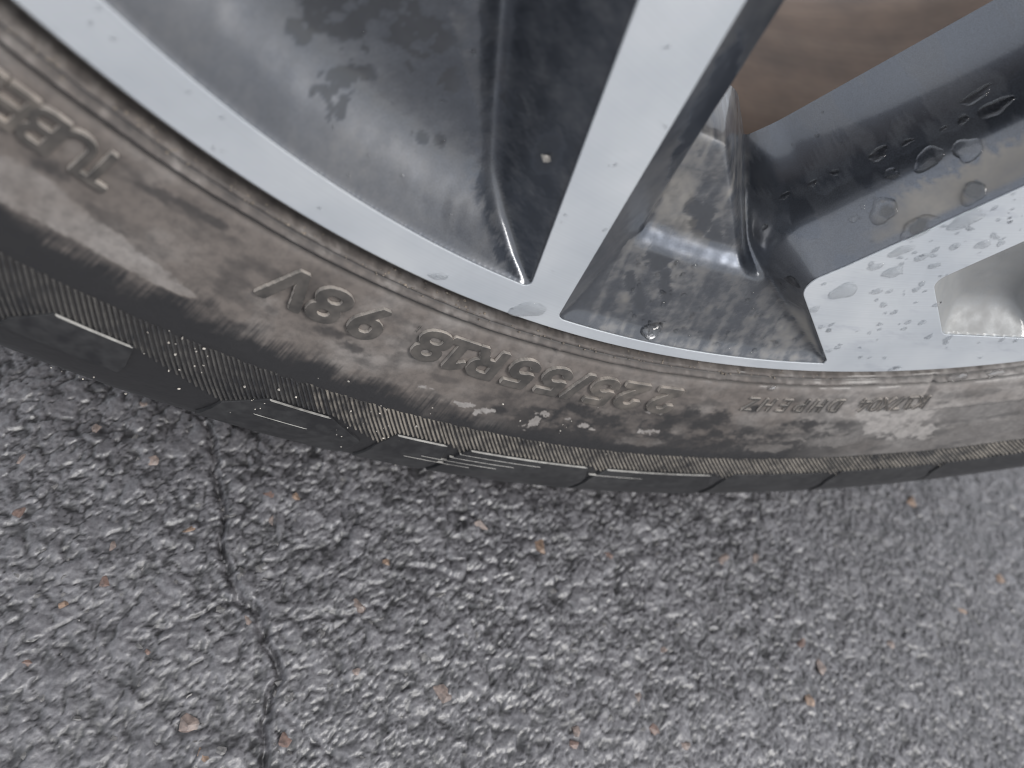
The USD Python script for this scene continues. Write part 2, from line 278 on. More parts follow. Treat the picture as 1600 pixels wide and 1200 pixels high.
# ---- tyre
PR = np.array([(240, -94), (247.0, -93.0), (249.6, -96.5), (250.4, -102.0), (251.0, -104.1), (251.6, -104.4), (251.95, -104.0), (252.4, -105.1), (253.2, -106.0), (253.85, -105.0), (254.4, -104.6), (255.1, -106.2), (258, -107.0), (264, -108.4), (270, -109.8), (278, -111.4), (286, -112.8), (290, -113.4),
               (300, -114.6), (308, -114.7), (316, -113.3), (324, -110.5), (331, -106.5), (337.5, -100.5), (343, -92), (346.5, -82), (348.0, -74), (343, -72.5), (342, -67), (348.8, -65), (350.5, -45), (344, -43), (344, -37), (351, -35), (352, -8), (345, -6.5), (345, 6.5), (352, 8)]) / 1000
YP = PchipInterpolator(PR[7:26, 0], PR[7:26, 1])
def tyre_hit(px, py):
    d = ray(px, py); t = np.linspace(.1, .45, 5000); P = EYE + t[:, None] * d
    r = np.hypot(P[:, 0], CZ - P[:, 2]); ok = (r > .2525) & (r < .346)
    g = np.where(ok, P[:, 1] - YP(np.clip(r, .2525, .346)), -1)
    i = int(np.argmax(g >= 0)) if (g >= 0).any() else int(np.argmax(g))
    return r[i], math.atan2(P[i, 0], CZ - P[i, 2])
# arc-length samples of the profile
def dense(P, fine_to, s0, s1):
    out = [P[0]]
    for a, b in zip(P[:-1], P[1:]):
        n = max(1, int(np.linalg.norm(b - a) / (s0 if b[0] < fine_to and b[1] < -0.07 else s1)))
        out += [a + (b - a) * k / n for k in range(1, n + 1)]
    return np.array(out)
front = PR.copy()
sm = np.linspace(.2550, .346, 200); smooth_part = np.c_[sm, YP(sm)]
front = np.vstack([PR[:11], smooth_part, PR[26:]])
front = dense(front, 0.347, 0.00048, 0.004)
back = PR[::-1] * [1, -1]
prof = np.vstack([front, dense(back[1:], 0, 1, 0.012)])
th = np.radians(np.concatenate([np.arange(-46, 32, 0.085), np.arange(32, 314, 2.0)]))
TH, PI_ = np.meshgrid(th, np.arange(len(prof)), indexing='ij')
Rr, Yy = prof[PI_, 0].copy(), prof[PI_, 1].copy()
deg = np.degrees(TH)
side = (Yy < -0.09)
xyz = lambda R, Y, T_: np.stack([R * np.sin(T_), Y, CZ - R * np.cos(T_)], -1)
q = xyz(Rr, Yy, TH)
fn = lambda s, o, seed: fbm(q * s, o, seed) - 0.5
arc = np.stack([deg * 4.6, Rr * 1000, np.zeros_like(deg)], -1)           # millimetres along and across the sidewall
fa = lambda sx, sr, o, seed: fbm(arc * np.array([sx, sr, 1.0]), o, seed) - 0.5
relief = fn(260, 3, 71) * 0.00022 * side + fn(45, 2, 72) * 0.0005 * side
beadz = np.exp(-((Rr * 1000 - 251.1) / 0.7) ** 2) * side
relief += beadz * (fn(520, 3, 73) * 0.00028)                                # crusted dirt on the bead
def flash(t_deg, r0, r1, w=0.14, hgt=0.0005):
    global relief
    relief += hgt * np.exp(-((deg - t_deg) / w) ** 2) * sstep(r0 - .001, r0, Rr) * (1 - sstep(r1, r1 + .001, Rr)) * side
flash(-9.5, .2525, .2575); flash(20.0, .2520, .2640, 0.16, -0.0007); flash(-24.5, .2552, .2580, .1, .0003)
relief += 0.0005 * sstep(20.2, 20.5, deg) * sstep(.2530, .2536, Rr) * (1 - sstep(.2660, .2668, Rr)) * side   # a raised plaque begins at the right
Yy = Yy - relief
V = xyz(Rr, Yy, TH)
V[..., 2] = np.where(V[..., 2] < -0.0004, -0.0004 + 0 * V[..., 2], V[..., 2])
# dust, tone and wetness of the sidewall
Rm = Rr * 1000
brush = fa(2.6, 0.16, 3, 81); blot = fa(0.16, 0.22, 4, 82); crumb = fa(0.9, 1.1, 4, 83)
low = np.interp(deg, [-46, -38, -30, -24, -19, -15, -10, 0, 30], [279, 279, 280, 281, 282.5, 284, 286, 286, 286])
dust = 0.92 * (1 - sstep(low - 4.5, low + 3.5, Rm + brush * 5 + blot * 9)) + 0.02
right = sstep(-14, -7, deg)
patchy = sstep(-0.10, 0.20, blot * 0.9 + crumb * 0.35 + 0.10 - 0.012 * (Rm - 269) + 0.05 * sstep(8, 22, deg))
streaked = sstep(-0.08, 0.10, brush * 0.7 + blot * 0.6 + 0.02)
zone = sstep(268, 271, Rm) * right
dust = dust * (1 - zone * (1 - (0.10 + 0.85 * np.maximum(patchy * 0.8, 0.0))))
dust = np.where((deg > 12) & (Rm < 290), np.maximum(dust, 0.55 * sstep(10, 19, deg)), dust)
tone_t = 0.50 + 0.45 * fa(0.05, 0.12, 4, 84) + 0.5 * crumb * fa(0.1, 0.2, 2, 86)
dust *= 1 - 0.45 * sstep(-0.05, 0.25, fa(0.13, 0.30, 5, 87)) * sstep(256, 259, Rm)
def blob(px, py, sa, sr, rot=0.0, ragged=0.5, e0=0.75, e1=1.15):
    r0, t0 = tyre_hit(px, py); a = (deg - math.degrees(t0)) * 4.6; b = Rm - r0 * 1000
    c, s = math.cos(rot), math.sin(rot); u, v = (a * c + b * s) / sa, (-a * s + b * c) / sr
    return 1 - sstep(e0, e1, np.hypot(u, v) + ragged * (blot * 1.2 + crumb * 0.9))
def mixin(field, mask, val): return field * (1 - mask) + val * mask
pale = np.maximum.reduce([blob(95, 335, 9, 3.6), blob(160, 375, 9, 3.2), blob(215, 412, 9, 2.6), blob(270, 447, 7, 1.7), blob(40, 300, 9, 5)])
dust = mixin(dust, pale, 0.95); tone_t = mixin(tone_t, pale, 0.72)
for p in ((240, 300, 4.5, 1.3), (290, 322, 5, 1.0), (335, 345, 4, 1.0), (80, 265, 3, 1.5), (520, 520, 4, 1.5), (555, 545, 4, 1.3), (455, 475, 3, 1)):
    dust = mixin(dust, blob(*p, ragged=1.3, e0=0.3, e1=1.4), 0.3)
for p in ((845, 650, 1.3, 4.0), (868, 650, 1.3, 4.5), (780, 640, 3, 1.8), (1180, 640, 2.5, 2.0), (1120, 655, 5, 4.5), (1170, 675, 6, 3.5), (1075, 650, 4, 5), (1260, 662, 6, 2.2), (1310, 690, 5, 2.0)):
    dust = mixin(dust, blob(*p, ragged=1.1, e0=0.4, e1=1.35), 0.08)
silt = np.maximum.reduce([blob(1390, 660, 7.5, 6.0, ragged=1.3), blob(1360, 645, 4, 4, ragged=1.2), blob(1425, 675, 6, 4.5, ragged=1.3), blob(1440, 648, 5, 4, ragged=1.4)])
dust = mixin(dust, silt, 0.93); tone_t = mixin(tone_t, silt, 0.85)
grey_wet = np.maximum.reduce([blob(1300, 690, 9, 3, ragged=1.4), blob(1530, 640, 16, 4.5, ragged=.3), blob(1550, 670, 14, 4, ragged=.4), blob(1200, 700, 8, 2, ragged=1.5), blob(1000, 690, 9, 2.5, ragged=.8)])
dust = mixin(dust, grey_wet, 0.50); tone_t = mixin(tone_t, grey_wet, 0.6)
for p in ((660, 605, 2, .7), (760, 640, 1.6, 1), (835, 660, 1.6, 2.2), (855, 648, 2, 1.0), (890, 655, 2, 1.2), (912, 665, 1.6, 1), (930, 672, 2, .8), (720, 630, 3, .8), (1010, 675, 3, 1.2), (745, 645, 1, 1), (1020, 645, 2, .8)):
    m_ = blob(*p, ragged=2.6); dust = mixin(dust, m_, 0.9); tone_t = mixin(tone_t, m_, 0.95)
bead = sstep(249.8, 250.6, Rm) * (1 - sstep(254.2, 254.8, Rm))
bead_n = fa(0.5, 1.2, 4, 88); dust = mixin(dust, bead, np.clip(0.72 + 0.7 * bead_n, 0.15, 1.0)); tone_t = mixin(tone_t, bead, 0.48 + 0.5 * bead_n)
for rg, wg in ((251.95, 0.22), (254.3, 0.5)): dust = dust * (1 - 0.85 * np.exp(-((Rm - rg) / wg) ** 2) * side)
dust = np.where(Rm < 250.0, 0.05, dust); tone_t = np.where(Rm < 250.0, 0.1, tone_t)  # rim gap set near black: its shade painted in through dust and tone
tone_t += 0.34 * sstep(6, 20, deg)
serr = sstep(290, 291, Rm) * (1 - sstep(299, 300, Rm)); dust = mixin(dust, serr, 0.10)
wet = np.maximum(sstep(0.02, 0.12, fa(0.09, 0.2, 3, 91)) * sstep(-2, 6, deg) * 0.55, grey_wet * 0.7) * (1 - silt)
far_side = (Yy > -0.09) | (deg > 32)
dust = np.where(far_side, 0.3, dust); wet = np.where(far_side, 0, wet)
tyre = obj('tyre', (V.reshape(-1, 3), grid_faces(len(th), len(prof), True)[:, ::-1]), M_rubber, wheel, smooth=True,
           vars={'dust': np.clip(dust, 0, 1).ravel(), 'tone': np.clip(tone_t, 0, 1).ravel(), 'wet': np.clip(wet, 0, 1).ravel()})

def on_tyre(R, T_, n):                                   # sidewall surface, lifted n along its normal
    y = YP(R); dy = YP(R, 1); k = 1 / np.sqrt(1 + dy * dy)
    Rn, Yn = R + n * k * dy * 1.0, y - n * k
    return np.stack([Rn * np.sin(T_), Yn, CZ - Rn * np.cos(T_)], -1)

def letter(ch, t_deg, r_mid, cap, wx, depth, material, lean=0.0, bold=True, lbl=None, fat=0.03):
    m = meshkit.text_mesh(ch, 1.0, 1.0, bold)
    pg = trimesh.path.polygons.projected(m, [0, 0, 1]).buffer(fat).simplify(0.006)
    m = trimesh.util.concatenate([trimesh.creation.extrude_polygon(g_, 1.0, engine='earcut') for g_ in getattr(pg, 'geoms', [pg])])
    v, f = trimesh.remesh.subdivide_to_size(m.vertices, m.faces, 0.16)
    c = (v[:, 0].min() + v[:, 0].max()) / 2; lo, hi = v[:, 1].min(), v[:, 1].max()
    x = (v[:, 0] - c) * cap * wx; y = ((v[:, 1] - lo) / (hi - lo) - 0.5) * cap
    z = np.where(v[:, 2] > 0.5, depth, -0.0006)
    R_ = r_mid + y; T_ = math.radians(t_deg) - (x + lean * y) / r_mid
    return obj('letter', (on_tyre(R_, T_, z), f), material, tyre, label=lbl, vars={'top': v[:, 2]})
SIZE = [('V', 451, 450), ('8', 514, 474), ('9', 578, 499), ('8', 674, 537), ('1', 714, 551), ('R', 758, 565), ('5', 814, 580), ('5', 865, 592), ('/', 902, 602), ('5', 940, 608), ('2', 985, 616), ('2', 1036, 624)]
for k, (ch, px, py) in enumerate(SIZE):
    t_ = math.degrees(tyre_hit(px, py)[1])
    letter(ch, t_, 0.2638, 0.0108, 1.10, 0.0011, M_letter if k < 9 else M_letter_dusty, lean=0.06)
letter(',', -18.55, 0.2603, 0.0022, 0.4, 0.0006, M_letter_dusty)
for ch, px, py in (('T', 154, 262), ('U', 113, 228), ('B', 62, 198), ('E', 14, 165)):
    letter(ch, math.degrees(tyre_hit(px, py)[1]), 0.2612, 0.0082, 1.0, 0.0014, M_letter if ch in 'TUB' else M_letter_dusty, bold=True, fat=0.0)
for k, ch in enumerate('LESS'):
    letter(ch, -41.05 - 1.25 * k, 0.2612, 0.0082, 1.0, 0.0014, M_letter if ch in 'TUB' else M_letter_dusty, bold=True, fat=0.0)
for word, px0, px1 in (('DHPEHZ', 1306, 1172), ('K17X04', 1437, 1350)):
    a0, a1 = (math.degrees(tyre_hit(p, 630)[1]) for p in (px0, px1))
    for k, ch in enumerate(word):
        letter(ch, a0 + (a1 - a0) * k / (len(word) - 1), 0.2622, 0.0058, 0.84, 0.0008, M_letter, lean=0.18, bold=False, fat=0.008)

# serration: one rib each
NOTCH = [(-19.0, -15.0, 307.5), (-11.7, -10.2, 305.5), (-1.9, -0.5, 305), (7.25, 8.9, 305), (15.6, 17.0, 304), (23.4, 24.6, 304), (-29.6, -22.6, 309)]
rr_ = np.random.default_rng(5)
for k in range(252):
    t_ = -43.5 + 0.292 * k + rr_.normal(0, 0.015)
    r1 = 299.0; tn = t_ + 1.35
    for a, b, rmax in NOTCH:
        if a < tn < b: r1 = 299.0 + (rmax - 299.0) * (1 - abs((tn - a) / (b - a) - 0.62) / 0.62)
    if t_ < -34.5: r1 = 309
    r0 = 290.2 + rr_.normal(0, 0.15)
    Rq = np.linspace(r0, r1, 4) / 1000; lean = (Rq - .290) * 8.0
    w = math.radians(0.078)
    v = []
    for r_, l_ in zip(Rq, lean):
        tt = math.radians(t_) + math.radians(l_ * 20)
        v += [on_tyre(np.array(r_), tt - w * 1.25, -0.0002), on_tyre(np.array(r_), tt - w * 0.55, 0.0005), on_tyre(np.array(r_), tt + w * 0.55, 0.0005), on_tyre(np.array(r_), tt + w * 1.25, -0.0002)]
    f = [(0, 1, 2), (0, 2, 3), (12, 14, 13), (12, 15, 14)]
    for s in range(3):
        for c in range(3):
            a = s * 4 + c; f += [(a, a + 4, a + 5), (a, a + 5, a + 1)]
    obj('rib', (np.array(v), np.array(f)), M_rib_black if t_ < -21 + rr_.normal(0, 1.5) else M_rib, tyre)

# smooth shoulder blocks with a pale strip painting dust and wet glint on the edge
def patch(name, poly, n0, n1, material, parent, lbl=None):
    pg = Polygon(poly); m = trimesh.creation.extrude_polygon(pg, 1.0, engine='earcut')
    v, f = trimesh.remesh.subdivide_to_size(m.vertices, m.faces, 1.6)
    n = np.where(v[:, 2] > 0.5, n1, n0)
    return obj(name, (on_tyre(v[:, 1] / 1000, np.radians(v[:, 0] / 4.6), n), f), material, parent, label=lbl)
def blocks(t0, t1, r_top=299.5, s0=0.5, s1=0.5, bottom=322, edge=True):
    a, b = t0 * 4.6, t1 * 4.6
    patch('shoulder_block', [(a, r_top), (b, r_top), (b + 8 * s1, r_top + 8), (b + 8 * s1, bottom), (a - 8 * s0, bottom), (a - 8 * s0, r_top + 8)], -0.0006, 0.0009 if t0 < 5 else 0.0006, M_block, tyre)
    if edge and t0 < 8: patch('shoulder_edge_glint', [(a + .2, r_top - .03), (b - 1.2, r_top - .05), (b - .2, r_top + .06), (b - 1.5, r_top + .22), (a + .8, r_top + .24)], 0.0006, 0.00113, M_edge, tyre)
blocks(-33.1, -29.6, 298.6, 0.6, 0.25, 310.5); blocks(-22.64, -19.03, 299.5, 1.0, 1.45); blocks(-15.02, -11.7, 299.4, 0.3, 0.2, 322); blocks(-10.2, -1.92, 299.4, 0.4, 0.3)
blocks(-0.56, 7.25, 299.5, 0.3, 0.3); blocks(8.9, 15.6, 299.5, 0.3, 0.3); blocks(17.0, 23.4, 299, .3, .3); blocks(24.6, 31.0, 299, .3, .3)
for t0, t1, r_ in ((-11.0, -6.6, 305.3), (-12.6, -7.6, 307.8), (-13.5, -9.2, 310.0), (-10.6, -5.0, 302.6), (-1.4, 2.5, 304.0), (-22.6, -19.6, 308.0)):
    patch('groove_edge_glint', [(t0 * 4.6, r_), (t1 * 4.6, r_), (t1 * 4.6 - .5, r_ + .2), (t0 * 4.6 + .5, r_ + .2)], 0.0003, 0.00100, M_edge, tyre)  # added pale strips: dust and wet glints put into the colour

# ---- rim: a painted height field under a thin machined plate, one 72 degree sector at a time
fx = lambda px, py: on_face(px, py)[[0, 2]] * 1000
def pol(R, d): t = math.radians(d); return np.array([R * math.sin(t), 338 - R * math.cos(t)])
A_l = [fx(838, 425), fx(998, 0)]; dirl = (A_l[1] - A_l[0]) / np.linalg.norm(A_l[1] - A_l[0])
lip1 = [pol(234.3, d) for d in np.linspace(-43.2, -15.2, 60)]
P1 = Polygon([*lip1, A_l[0] - dirl * 6, A_l[1] + dirl * 62, (-86, 250), pol(232, -43.6)])
P1 = P1.intersection(Point(0, 338).buffer(234.3, 256)).buffer(-1.6).buffer(1.6, 24)
A_r = [fx(940, 380), fx(1166, 0)]; dirr = (A_r[1] - A_r[0]) / np.linalg.norm(A_r[1] - A_r[0])
Bl = [fx(1292, 563), fx(1250, 447), fx(1320, 418), fx(1600, 292)]; dirb = (Bl[-1] - Bl[-2]) / np.linalg.norm(Bl[-1] - Bl[-2])
Bend = Bl[-1] + dirb * 62
P2w = Polygon([A_r[0] - dirr * 40, *[pol(241.2, d) for d in np.linspace(-13, 9.8, 60)], *Bl, Bend, pol(112, 15), pol(112, -10), A_r[1] + dirr * 38])
P2w = P2w.buffer(0).intersection(Point(0, 338).buffer(241.2, 256)).buffer(6.0, 40).buffer(-6.0, 40).intersection(Point(0, 338).buffer(241.2, 256))
P2w = unary_union([P2w.buffer(-3.2).buffer(3.2, 24), P2w.intersection(Polygon([(8, 80), (60, 80), (60, 125), (8, 125)]))]).buffer(0.02)
P3 = Polygon([fx(1593, 380), fx(1458, 440), fx(1473, 523), fx(1600, 529), pol(231.3, 25.5), (92, 141), (66, 183)]).buffer(-4.0).buffer(4.0, 40)

STEP = 0.55
gx, gz = np.arange(-182, 122, STEP), np.arange(84, 262, STEP)
GXm, GZm = np.meshgrid(gx, gz, indexing='ij'); pts = np.stack([GXm.ravel(), GZm.ravel()], 1)
def dist(line):
    L = LineString(line); s = np.array([L.interpolate(t).coords[0] for t in np.arange(0, L.length, 0.2)])
    return cKDTree(s).query(pts)[0].reshape(GXm.shape)
Rg = np.hypot(GXm, 338 - GZm)
def inside(pg): return shapely.contains_xy(pg, pts[:, 0], pts[:, 1]).reshape(GXm.shape)
in1, in2, in3 = inside(P1), inside(P2w), inside(P3)
pc = lambda xs, ys: (lambda d: PchipInterpolator(xs, ys)(np.clip(d, xs[0], xs[-1])))
def smin(a, b, k): h_ = np.clip(0.5 + 0.5 * (b - a) / k, 0, 1); return b * (1 - h_) + a * h_ - k * h_ * (1 - h_)
ring1 = LineString(P1.exterior.coords)
dR = dist([A_l[0] - dirl * 20, A_l[1] + dirl * 70]); dL = np.minimum(np.abs(234.3 - Rg), dist([pol(233, -43.8), (-86, 250)]))
fL_ = pc([0, 1.5, 3, 7, 12, 24, 37, 60, 90], [0, 2.7, 5.2, 10.6, 14.4, 18.2, 20.8, 24, 27])
def ridge_pt(px, py):                                   # where the rounded shoulder of the pocket floor runs
    D_ = 15.0
    for _ in range(30):
        q0 = fx_at(px, py, D_); D_ = 0.5 * D_ + 0.5 * float(fL_(234.3 - math.hypot(q0[0], 338 - q0[1])))
    return fx_at(px, py, D_)
fx_at = lambda px, py, D_: on_face(px, py, -0.106 + D_ / 1000)[[0, 2]] * 1000
RID = np.array([ridge_pt(*p) for p in ((726, 0), (733, 100), (738, 200), (744, 290), (764, 350), (800, 425))])
RID = np.vstack([RID[0] + (RID[0] - RID[1]) * 6, RID])
rz, rx = RID[:, 1], RID[:, 0]
g1 = (GXm - np.interp(GZm, rz[::-1], rx[::-1])) * 0.9   # signed distance to the right of it
gg = np.maximum(g1 + 1.0, 0); roll = np.where(gg < 7, gg ** 2 / 30.0, 49 / 30.0 + (gg - 7) * 0.47)
f1 = smin(fL_(dL) + np.minimum(roll, 16), pc([0, 8, 24, 40], [0, 12.5, 38, 60])(dR), 4.0)
dF = np.maximum(241.2 - Rg, 0); dA = dist([A_r[0] - dirr * 60, A_r[1] + dirr * 60]); LB = LineString([*Bl, Bend]); ext = [P2w.exterior.interpolate(t).coords[0] for t in np.arange(0, P2w.exterior.length, 0.2)]; ext = np.array([p for p in ext if LB.distance(Point(p)) < 3.6 and math.hypot(p[0], 338 - p[1]) < 239.5])
dB = cKDTree(ext).query(pts)[0].reshape(GXm.shape)
fF = np.interp(dF, [0, 3, 24.8, 28.0, 53, 54.5, 56.5, 200], [0, 2.3, 9.3, 13.4, 20, 24, 85, 85])
ga, gb = np.array([-3.0, 126.0]), np.array([-23.4, 151.7]); gd = (gb - ga) / np.linalg.norm(gb - ga); gr = (GXm - ga[0]) * gd[1] - (GZm - ga[1]) * gd[0]
fF = fF + 3.2 * np.maximum(gr, 0) * sstep(24.5, 28, dF)
fA = np.interp(dA, [0, 15, 16.5, 18.2, 300], [0, 11.5, 15, 75, 75])
fB = np.interp(dB, [0, 7.6, 8.6, 11.4, 12.2, 13.6, 300], [0, 10.8, 13.5, 27.5, 31, 85, 85])
fA = np.where(dF > 44, fA, np.maximum(fA, 0))
f2 = smin(smin(fF, fA, 1.8), fB, 2.6)
d3 = dist(P3.exterior.coords)
f3 = pc([0, 3, 6, 9, 14, 30], [0, 4.0, 7.0, 8.4, 9.0, 9.6])(d3)
UNDER = 0.30
D = np.full(GXm.shape, UNDER)
dep = np.where(in1, np.maximum(f1, 0), np.where(in2, np.maximum(f2, 0), np.where(in3, f3, 0.0)))
edge_d = distance_transform_edt(in1 | in2 | in3) * STEP
sharp = dep; soft = gaussian_filter(dep, 1.7)
wgt = sstep(1.2, 4.0, edge_d); dep = sharp * (1 - wgt) + soft * wgt
rough_ = (fbm(np.stack([GXm, GZm, 0 * GXm], -1) * 0.11, 3, 301) - 0.5) * 0.5
D = np.where(in1 | in2 | in3, UNDER + 0.08 + np.maximum(dep + rough_ * wgt, 0.0), UNDER)
hit_D = RegularGridInterpolator((gx, gz), D, bounds_error=False, fill_value=UNDER)
def rim_hit(px, py):                                   # first point of the painted rim behind a pixel of the photograph, and its normal
    d = ray(px, py); t0 = (-0.106 - EYE[1]) / d[1]; t = np.linspace(t0, t0 + .12, 900); P = EYE + t[:, None] * d
    g = (P[:, 1] + 0.106) * 1000 - hit_D(P[:, [0, 2]] * 1000); i = int(np.argmax(g >= 0)); p = P[i]
    e = 0.8; x, z = p[0] * 1000, p[2] * 1000
    dx = float(hit_D([(x + e, z)])[0] - hit_D([(x - e, z)])[0]) / (2 * e); dz = float(hit_D([(x, z + e)])[0] - hit_D([(x, z - e)])[0]) / (2 * e)
    n = np.array([dx, -1.0, dz]); return p, n / np.linalg.norm(n)

VX = np.stack([GXm / 1000, -0.106 + D / 1000, GZm / 1000], -1)
p_mm = VX * 1000
def n3(s, o, seed): return fbm(p_mm * s, o, seed) - 0.5
spk = n3(0.35, 4, 311); spk2 = n3(0.9, 3, 312); cloud = n3(0.055, 3, 313)
dusty = 0.10 + 0.35 * cloud
w_ = np.zeros_like(D)
def stain(px, py, r, ragged=0.8, sx=1.0, ang=0.0):
    c, nn = rim_hit(px, py); v = p_mm - c * 1000
    u = v @ ROT[:, 0]; w = v @ ROT[:, 1]; ca, sa = math.cos(ang), math.sin(ang)
    dd = np.sqrt(((u * ca + w * sa) / sx) ** 2 + (-u * sa + w * ca) ** 2 + (v @ nn) ** 2 * .3) / r
    return 1 - sstep(0.75, 1.1, dd + ragged * (spk * 1.6 + spk2 * 0.7))
# pocket one: a thin grey film, with ragged dark splotches where water has washed it off
hi = n3(0.42, 4, 331)
def splotch(px, py, r, t=0.16):
    c, nn = rim_hit(px, py); dd = np.linalg.norm(p_mm - c * 1000, axis=-1) / r
    return sstep(0.0, 0.035, hi + t - 0.30 * dd ** 2) * (dd < 1.6)
film = np.clip(0.30 - 0.24 * sstep(8, 26, dL) + 0.14 * cloud + 0.10 * spk2, 0, 1)  # grey film; its fade from the lip paints sky reflection into the colour
dusty = np.where(in1, film, dusty)
for s_ in ((500, 20, 7), (545, 15, 8), (590, 10, 7), (640, 60, 6), (475, 45, 4), (520, 145, 5), (540, 128, 3.5), (620, 30, 6), (690, 50, 5), (705, 130, 4), (745, 200, 3), (570, 115, 2), (805, 165, 4), (780, 395, 3)):
    m_ = splotch(*s_) * in1; dusty = mixin(dusty, m_, 0.0); w_ = np.maximum(w_, 0.9 * m_)
ridge_ = np.exp(-((g1 - 0.5) / 2.6) ** 2) * in1; dusty = dusty * (1 - 0.85 * ridge_ * sstep(-.25, .1, spk + spk2)); w_ = w_ * (1 - ridge_)
for s in ((660, 216, 1.3, .3), (688, 220, 1.2, .5), (580, 112, 1.2, .4), (855, 240, 3.4, .35)):
    m_ = stain(*s) * in1; dusty = mixin(dusty, m_, 0.0); w_ = np.maximum(w_, .8 * m_)
dusty = np.where(in1 & (dR < dL * .8), np.clip(0.10 + 0.5 * n3(.2, 4, 317) + 0.3 * spk2, 0.02, 1), dusty)
# window recess: brown grime on the floor, streaked downwards by run-off; dust stripe along the right spoke
floor = in2 & (fF <= np.minimum(fA, fB) + 0.5)
wallB = in2 & (fB < fF) & (fB < fA)
streak = fbm(np.stack([GXm * 0.45, GZm * 0.05, 0 * GXm], -1), 3, 321) - 0.5
fl = np.clip(0.36 + 0.9 * streak + 0.9 * spk + 0.5 * spk2, 0.02, 0.9) * sstep(4, 14, dA + 10 * streak)
dusty = np.where(floor, fl, dusty); w_ = np.where(floor, np.clip(0.6 - 1.2 * fl, 0, .8), w_)
for s in ((1000, 470, 3.5, .7, .5, .3), (1040, 450, 4, .8, .5, .3), (985, 440, 3.0, .7, .5, .3), (1095, 345, 4.0, .8), (1080, 325, 2.5, .6), (1115, 375, 3, .7), (1030, 400, 4, .8)):
    m_ = stain(*s) * in2; dusty = mixin(dusty, m_, 0.06); w_ = np.maximum(w_, .7 * m_)
for s in ((1060, 300, 4.5, .6), (1085, 380, 3.5, .8), (1070, 350, 3, .6), (1045, 330, 3, .7)):
    m_ = stain(*s) * floor; dusty = mixin(dusty, m_, 0.8)
crest = np.exp(-((dF - 26.4 + 0.6 * spk) / 2.1) ** 2) * sstep(13, 16, dA) * (gr < 3) * in2; dusty = dusty * (1 - crest); w_ = np.maximum(w_, 0.35 * crest) if False else w_ * (1 - crest)
stripe = wallB * sstep(0.6, 1.6, dB) * (1 - sstep(5.2, 6.6, dB + 5 * spk2 + 3 * spk)) * sstep(12, 24, GXm + 10 * spk)
dusty = np.where(wallB, 0.05 + 0.1 * (cloud > 0), dusty); dusty = np.maximum(dusty, 0.92 * stripe)
for s in ((1520, 300, 2.2, .8), (1437, 355, 2.2, .9), (1385, 330, 1.5, .4)):
    m_ = stain(*s) * wallB; dusty = mixin(dusty, m_, 0.02); w_ = np.maximum(w_, m_)
chA = in2 & (fA <= fF) & (fA <= fB)
dusty = np.where(chA, np.clip(0.25 + 0.7 * cloud, 0.05, .6), dusty)
for s in ((1130, 140, 4, .8), (1110, 170, 4, .8), (1085, 215, 4, .8), (1060, 255, 3, .8), (1140, 115, 3, .8)):
    m_ = stain(*s) * chA; dusty = mixin(dusty, m_, 0.0); w_ = np.maximum(w_, m_)
dusty = np.where(in3, 0.85 + 0.3 * cloud, dusty)
dusty, w_ = np.clip(dusty, 0, 1), np.clip(w_, 0, 1)

# lip and barrel
bar = np.array([(245.4, -105.6), (246.0, -105.0), (246.3, -104.0), (246.2, -97), (240, -95), (229, -93), (229, -70), (224, -58), (213, -40), (212, -5), (222, 25), (229, 60), (229, 92), (246, 97), (246, 104), (243, 106),
                (238, 102), (224, 92), (222, 70), (213, 55), (204, 35), (203.2, 20), (203.6, 14), (204.2, 6), (205.4, -10), (207.5, -26), (210, -40), (212.5, -50), (216.5, -57), (219, -64), (224, -84), (236, -98), (243, -103.2)]) / 1000
tb_ = np.radians(np.arange(0, 360, 0.75))
TB, BI = np.meshgrid(tb_, np.arange(len(bar)), indexing='ij')
rim = obj('rim', (xyz(bar[BI, 0], bar[BI, 1], TB).reshape(-1, 3), grid_faces(len(tb_), len(bar), True)[:, ::-1]), M_barrel, wheel, smooth=30)
ring_p = np.array([(243.0, -103.4), (245.0, -105.5), (245.6, -105.7), (246.1, -105.2), (246.45, -104.2), (246.4, -97.5)]) / 1000
t5 = np.radians(np.arange(0, 360, 0.3)); T5, I5 = np.meshgrid(t5, np.arange(len(ring_p)), indexing='ij')
obj('flange', (xyz(ring_p[I5, 0], ring_p[I5, 1], T5).reshape(-1, 3), grid_faces(len(t5), len(ring_p), True)[:, ::-1]), M_lip, rim, smooth=40)

def rotated(v, k):
    a = math.radians(72 * k); c, s = math.cos(a), math.sin(a); w = v - [0, 0, CZ]
    return np.stack([w[:, 0] * c - w[:, 2] * s, w[:, 1], w[:, 0] * s + w[:, 2] * c], 1) + [0, 0, CZ]
fld = {n_: RegularGridInterpolator((gx, gz), a_, bounds_error=False, fill_value=0.0) for n_, a_ in (('dust', dusty), ('wet', w_))}
def field_part(name, mask, coarse=1, k=0, material=M_paint):
    mask = distance_transform_edt(~mask) * STEP < 1.4
    sl = (slice(None, None, coarse), slice(None, None, coarse)); kp = mask[sl]
    f = grid_faces(*kp.shape); f = f[kp.ravel()[f].all(1)]
    idx, inv = np.unique(f, return_inverse=True)
    v = VX[sl].reshape(-1, 3)[idx]; f = inv.reshape(-1, 3)
    if D[mask].max() > 50:                                     # the opening: cut the steep sides off cleanly at one depth
        m_ = trimesh.intersections.slice_mesh_plane(trimesh.Trimesh(v, f, process=False), np.array([0, -1.0, 0]), np.array([0, -0.106 + 0.044, 0]))
        v, f = np.array(m_.vertices), np.array(m_.faces)
    q_ = v[:, [0, 2]] * 1000; va = {n_: fn_(q_) for n_, fn_ in fld.items()}
    if k: v = rotated(v, k)
    return obj(name, (v, f), material, rim, smooth=True, vars=va)
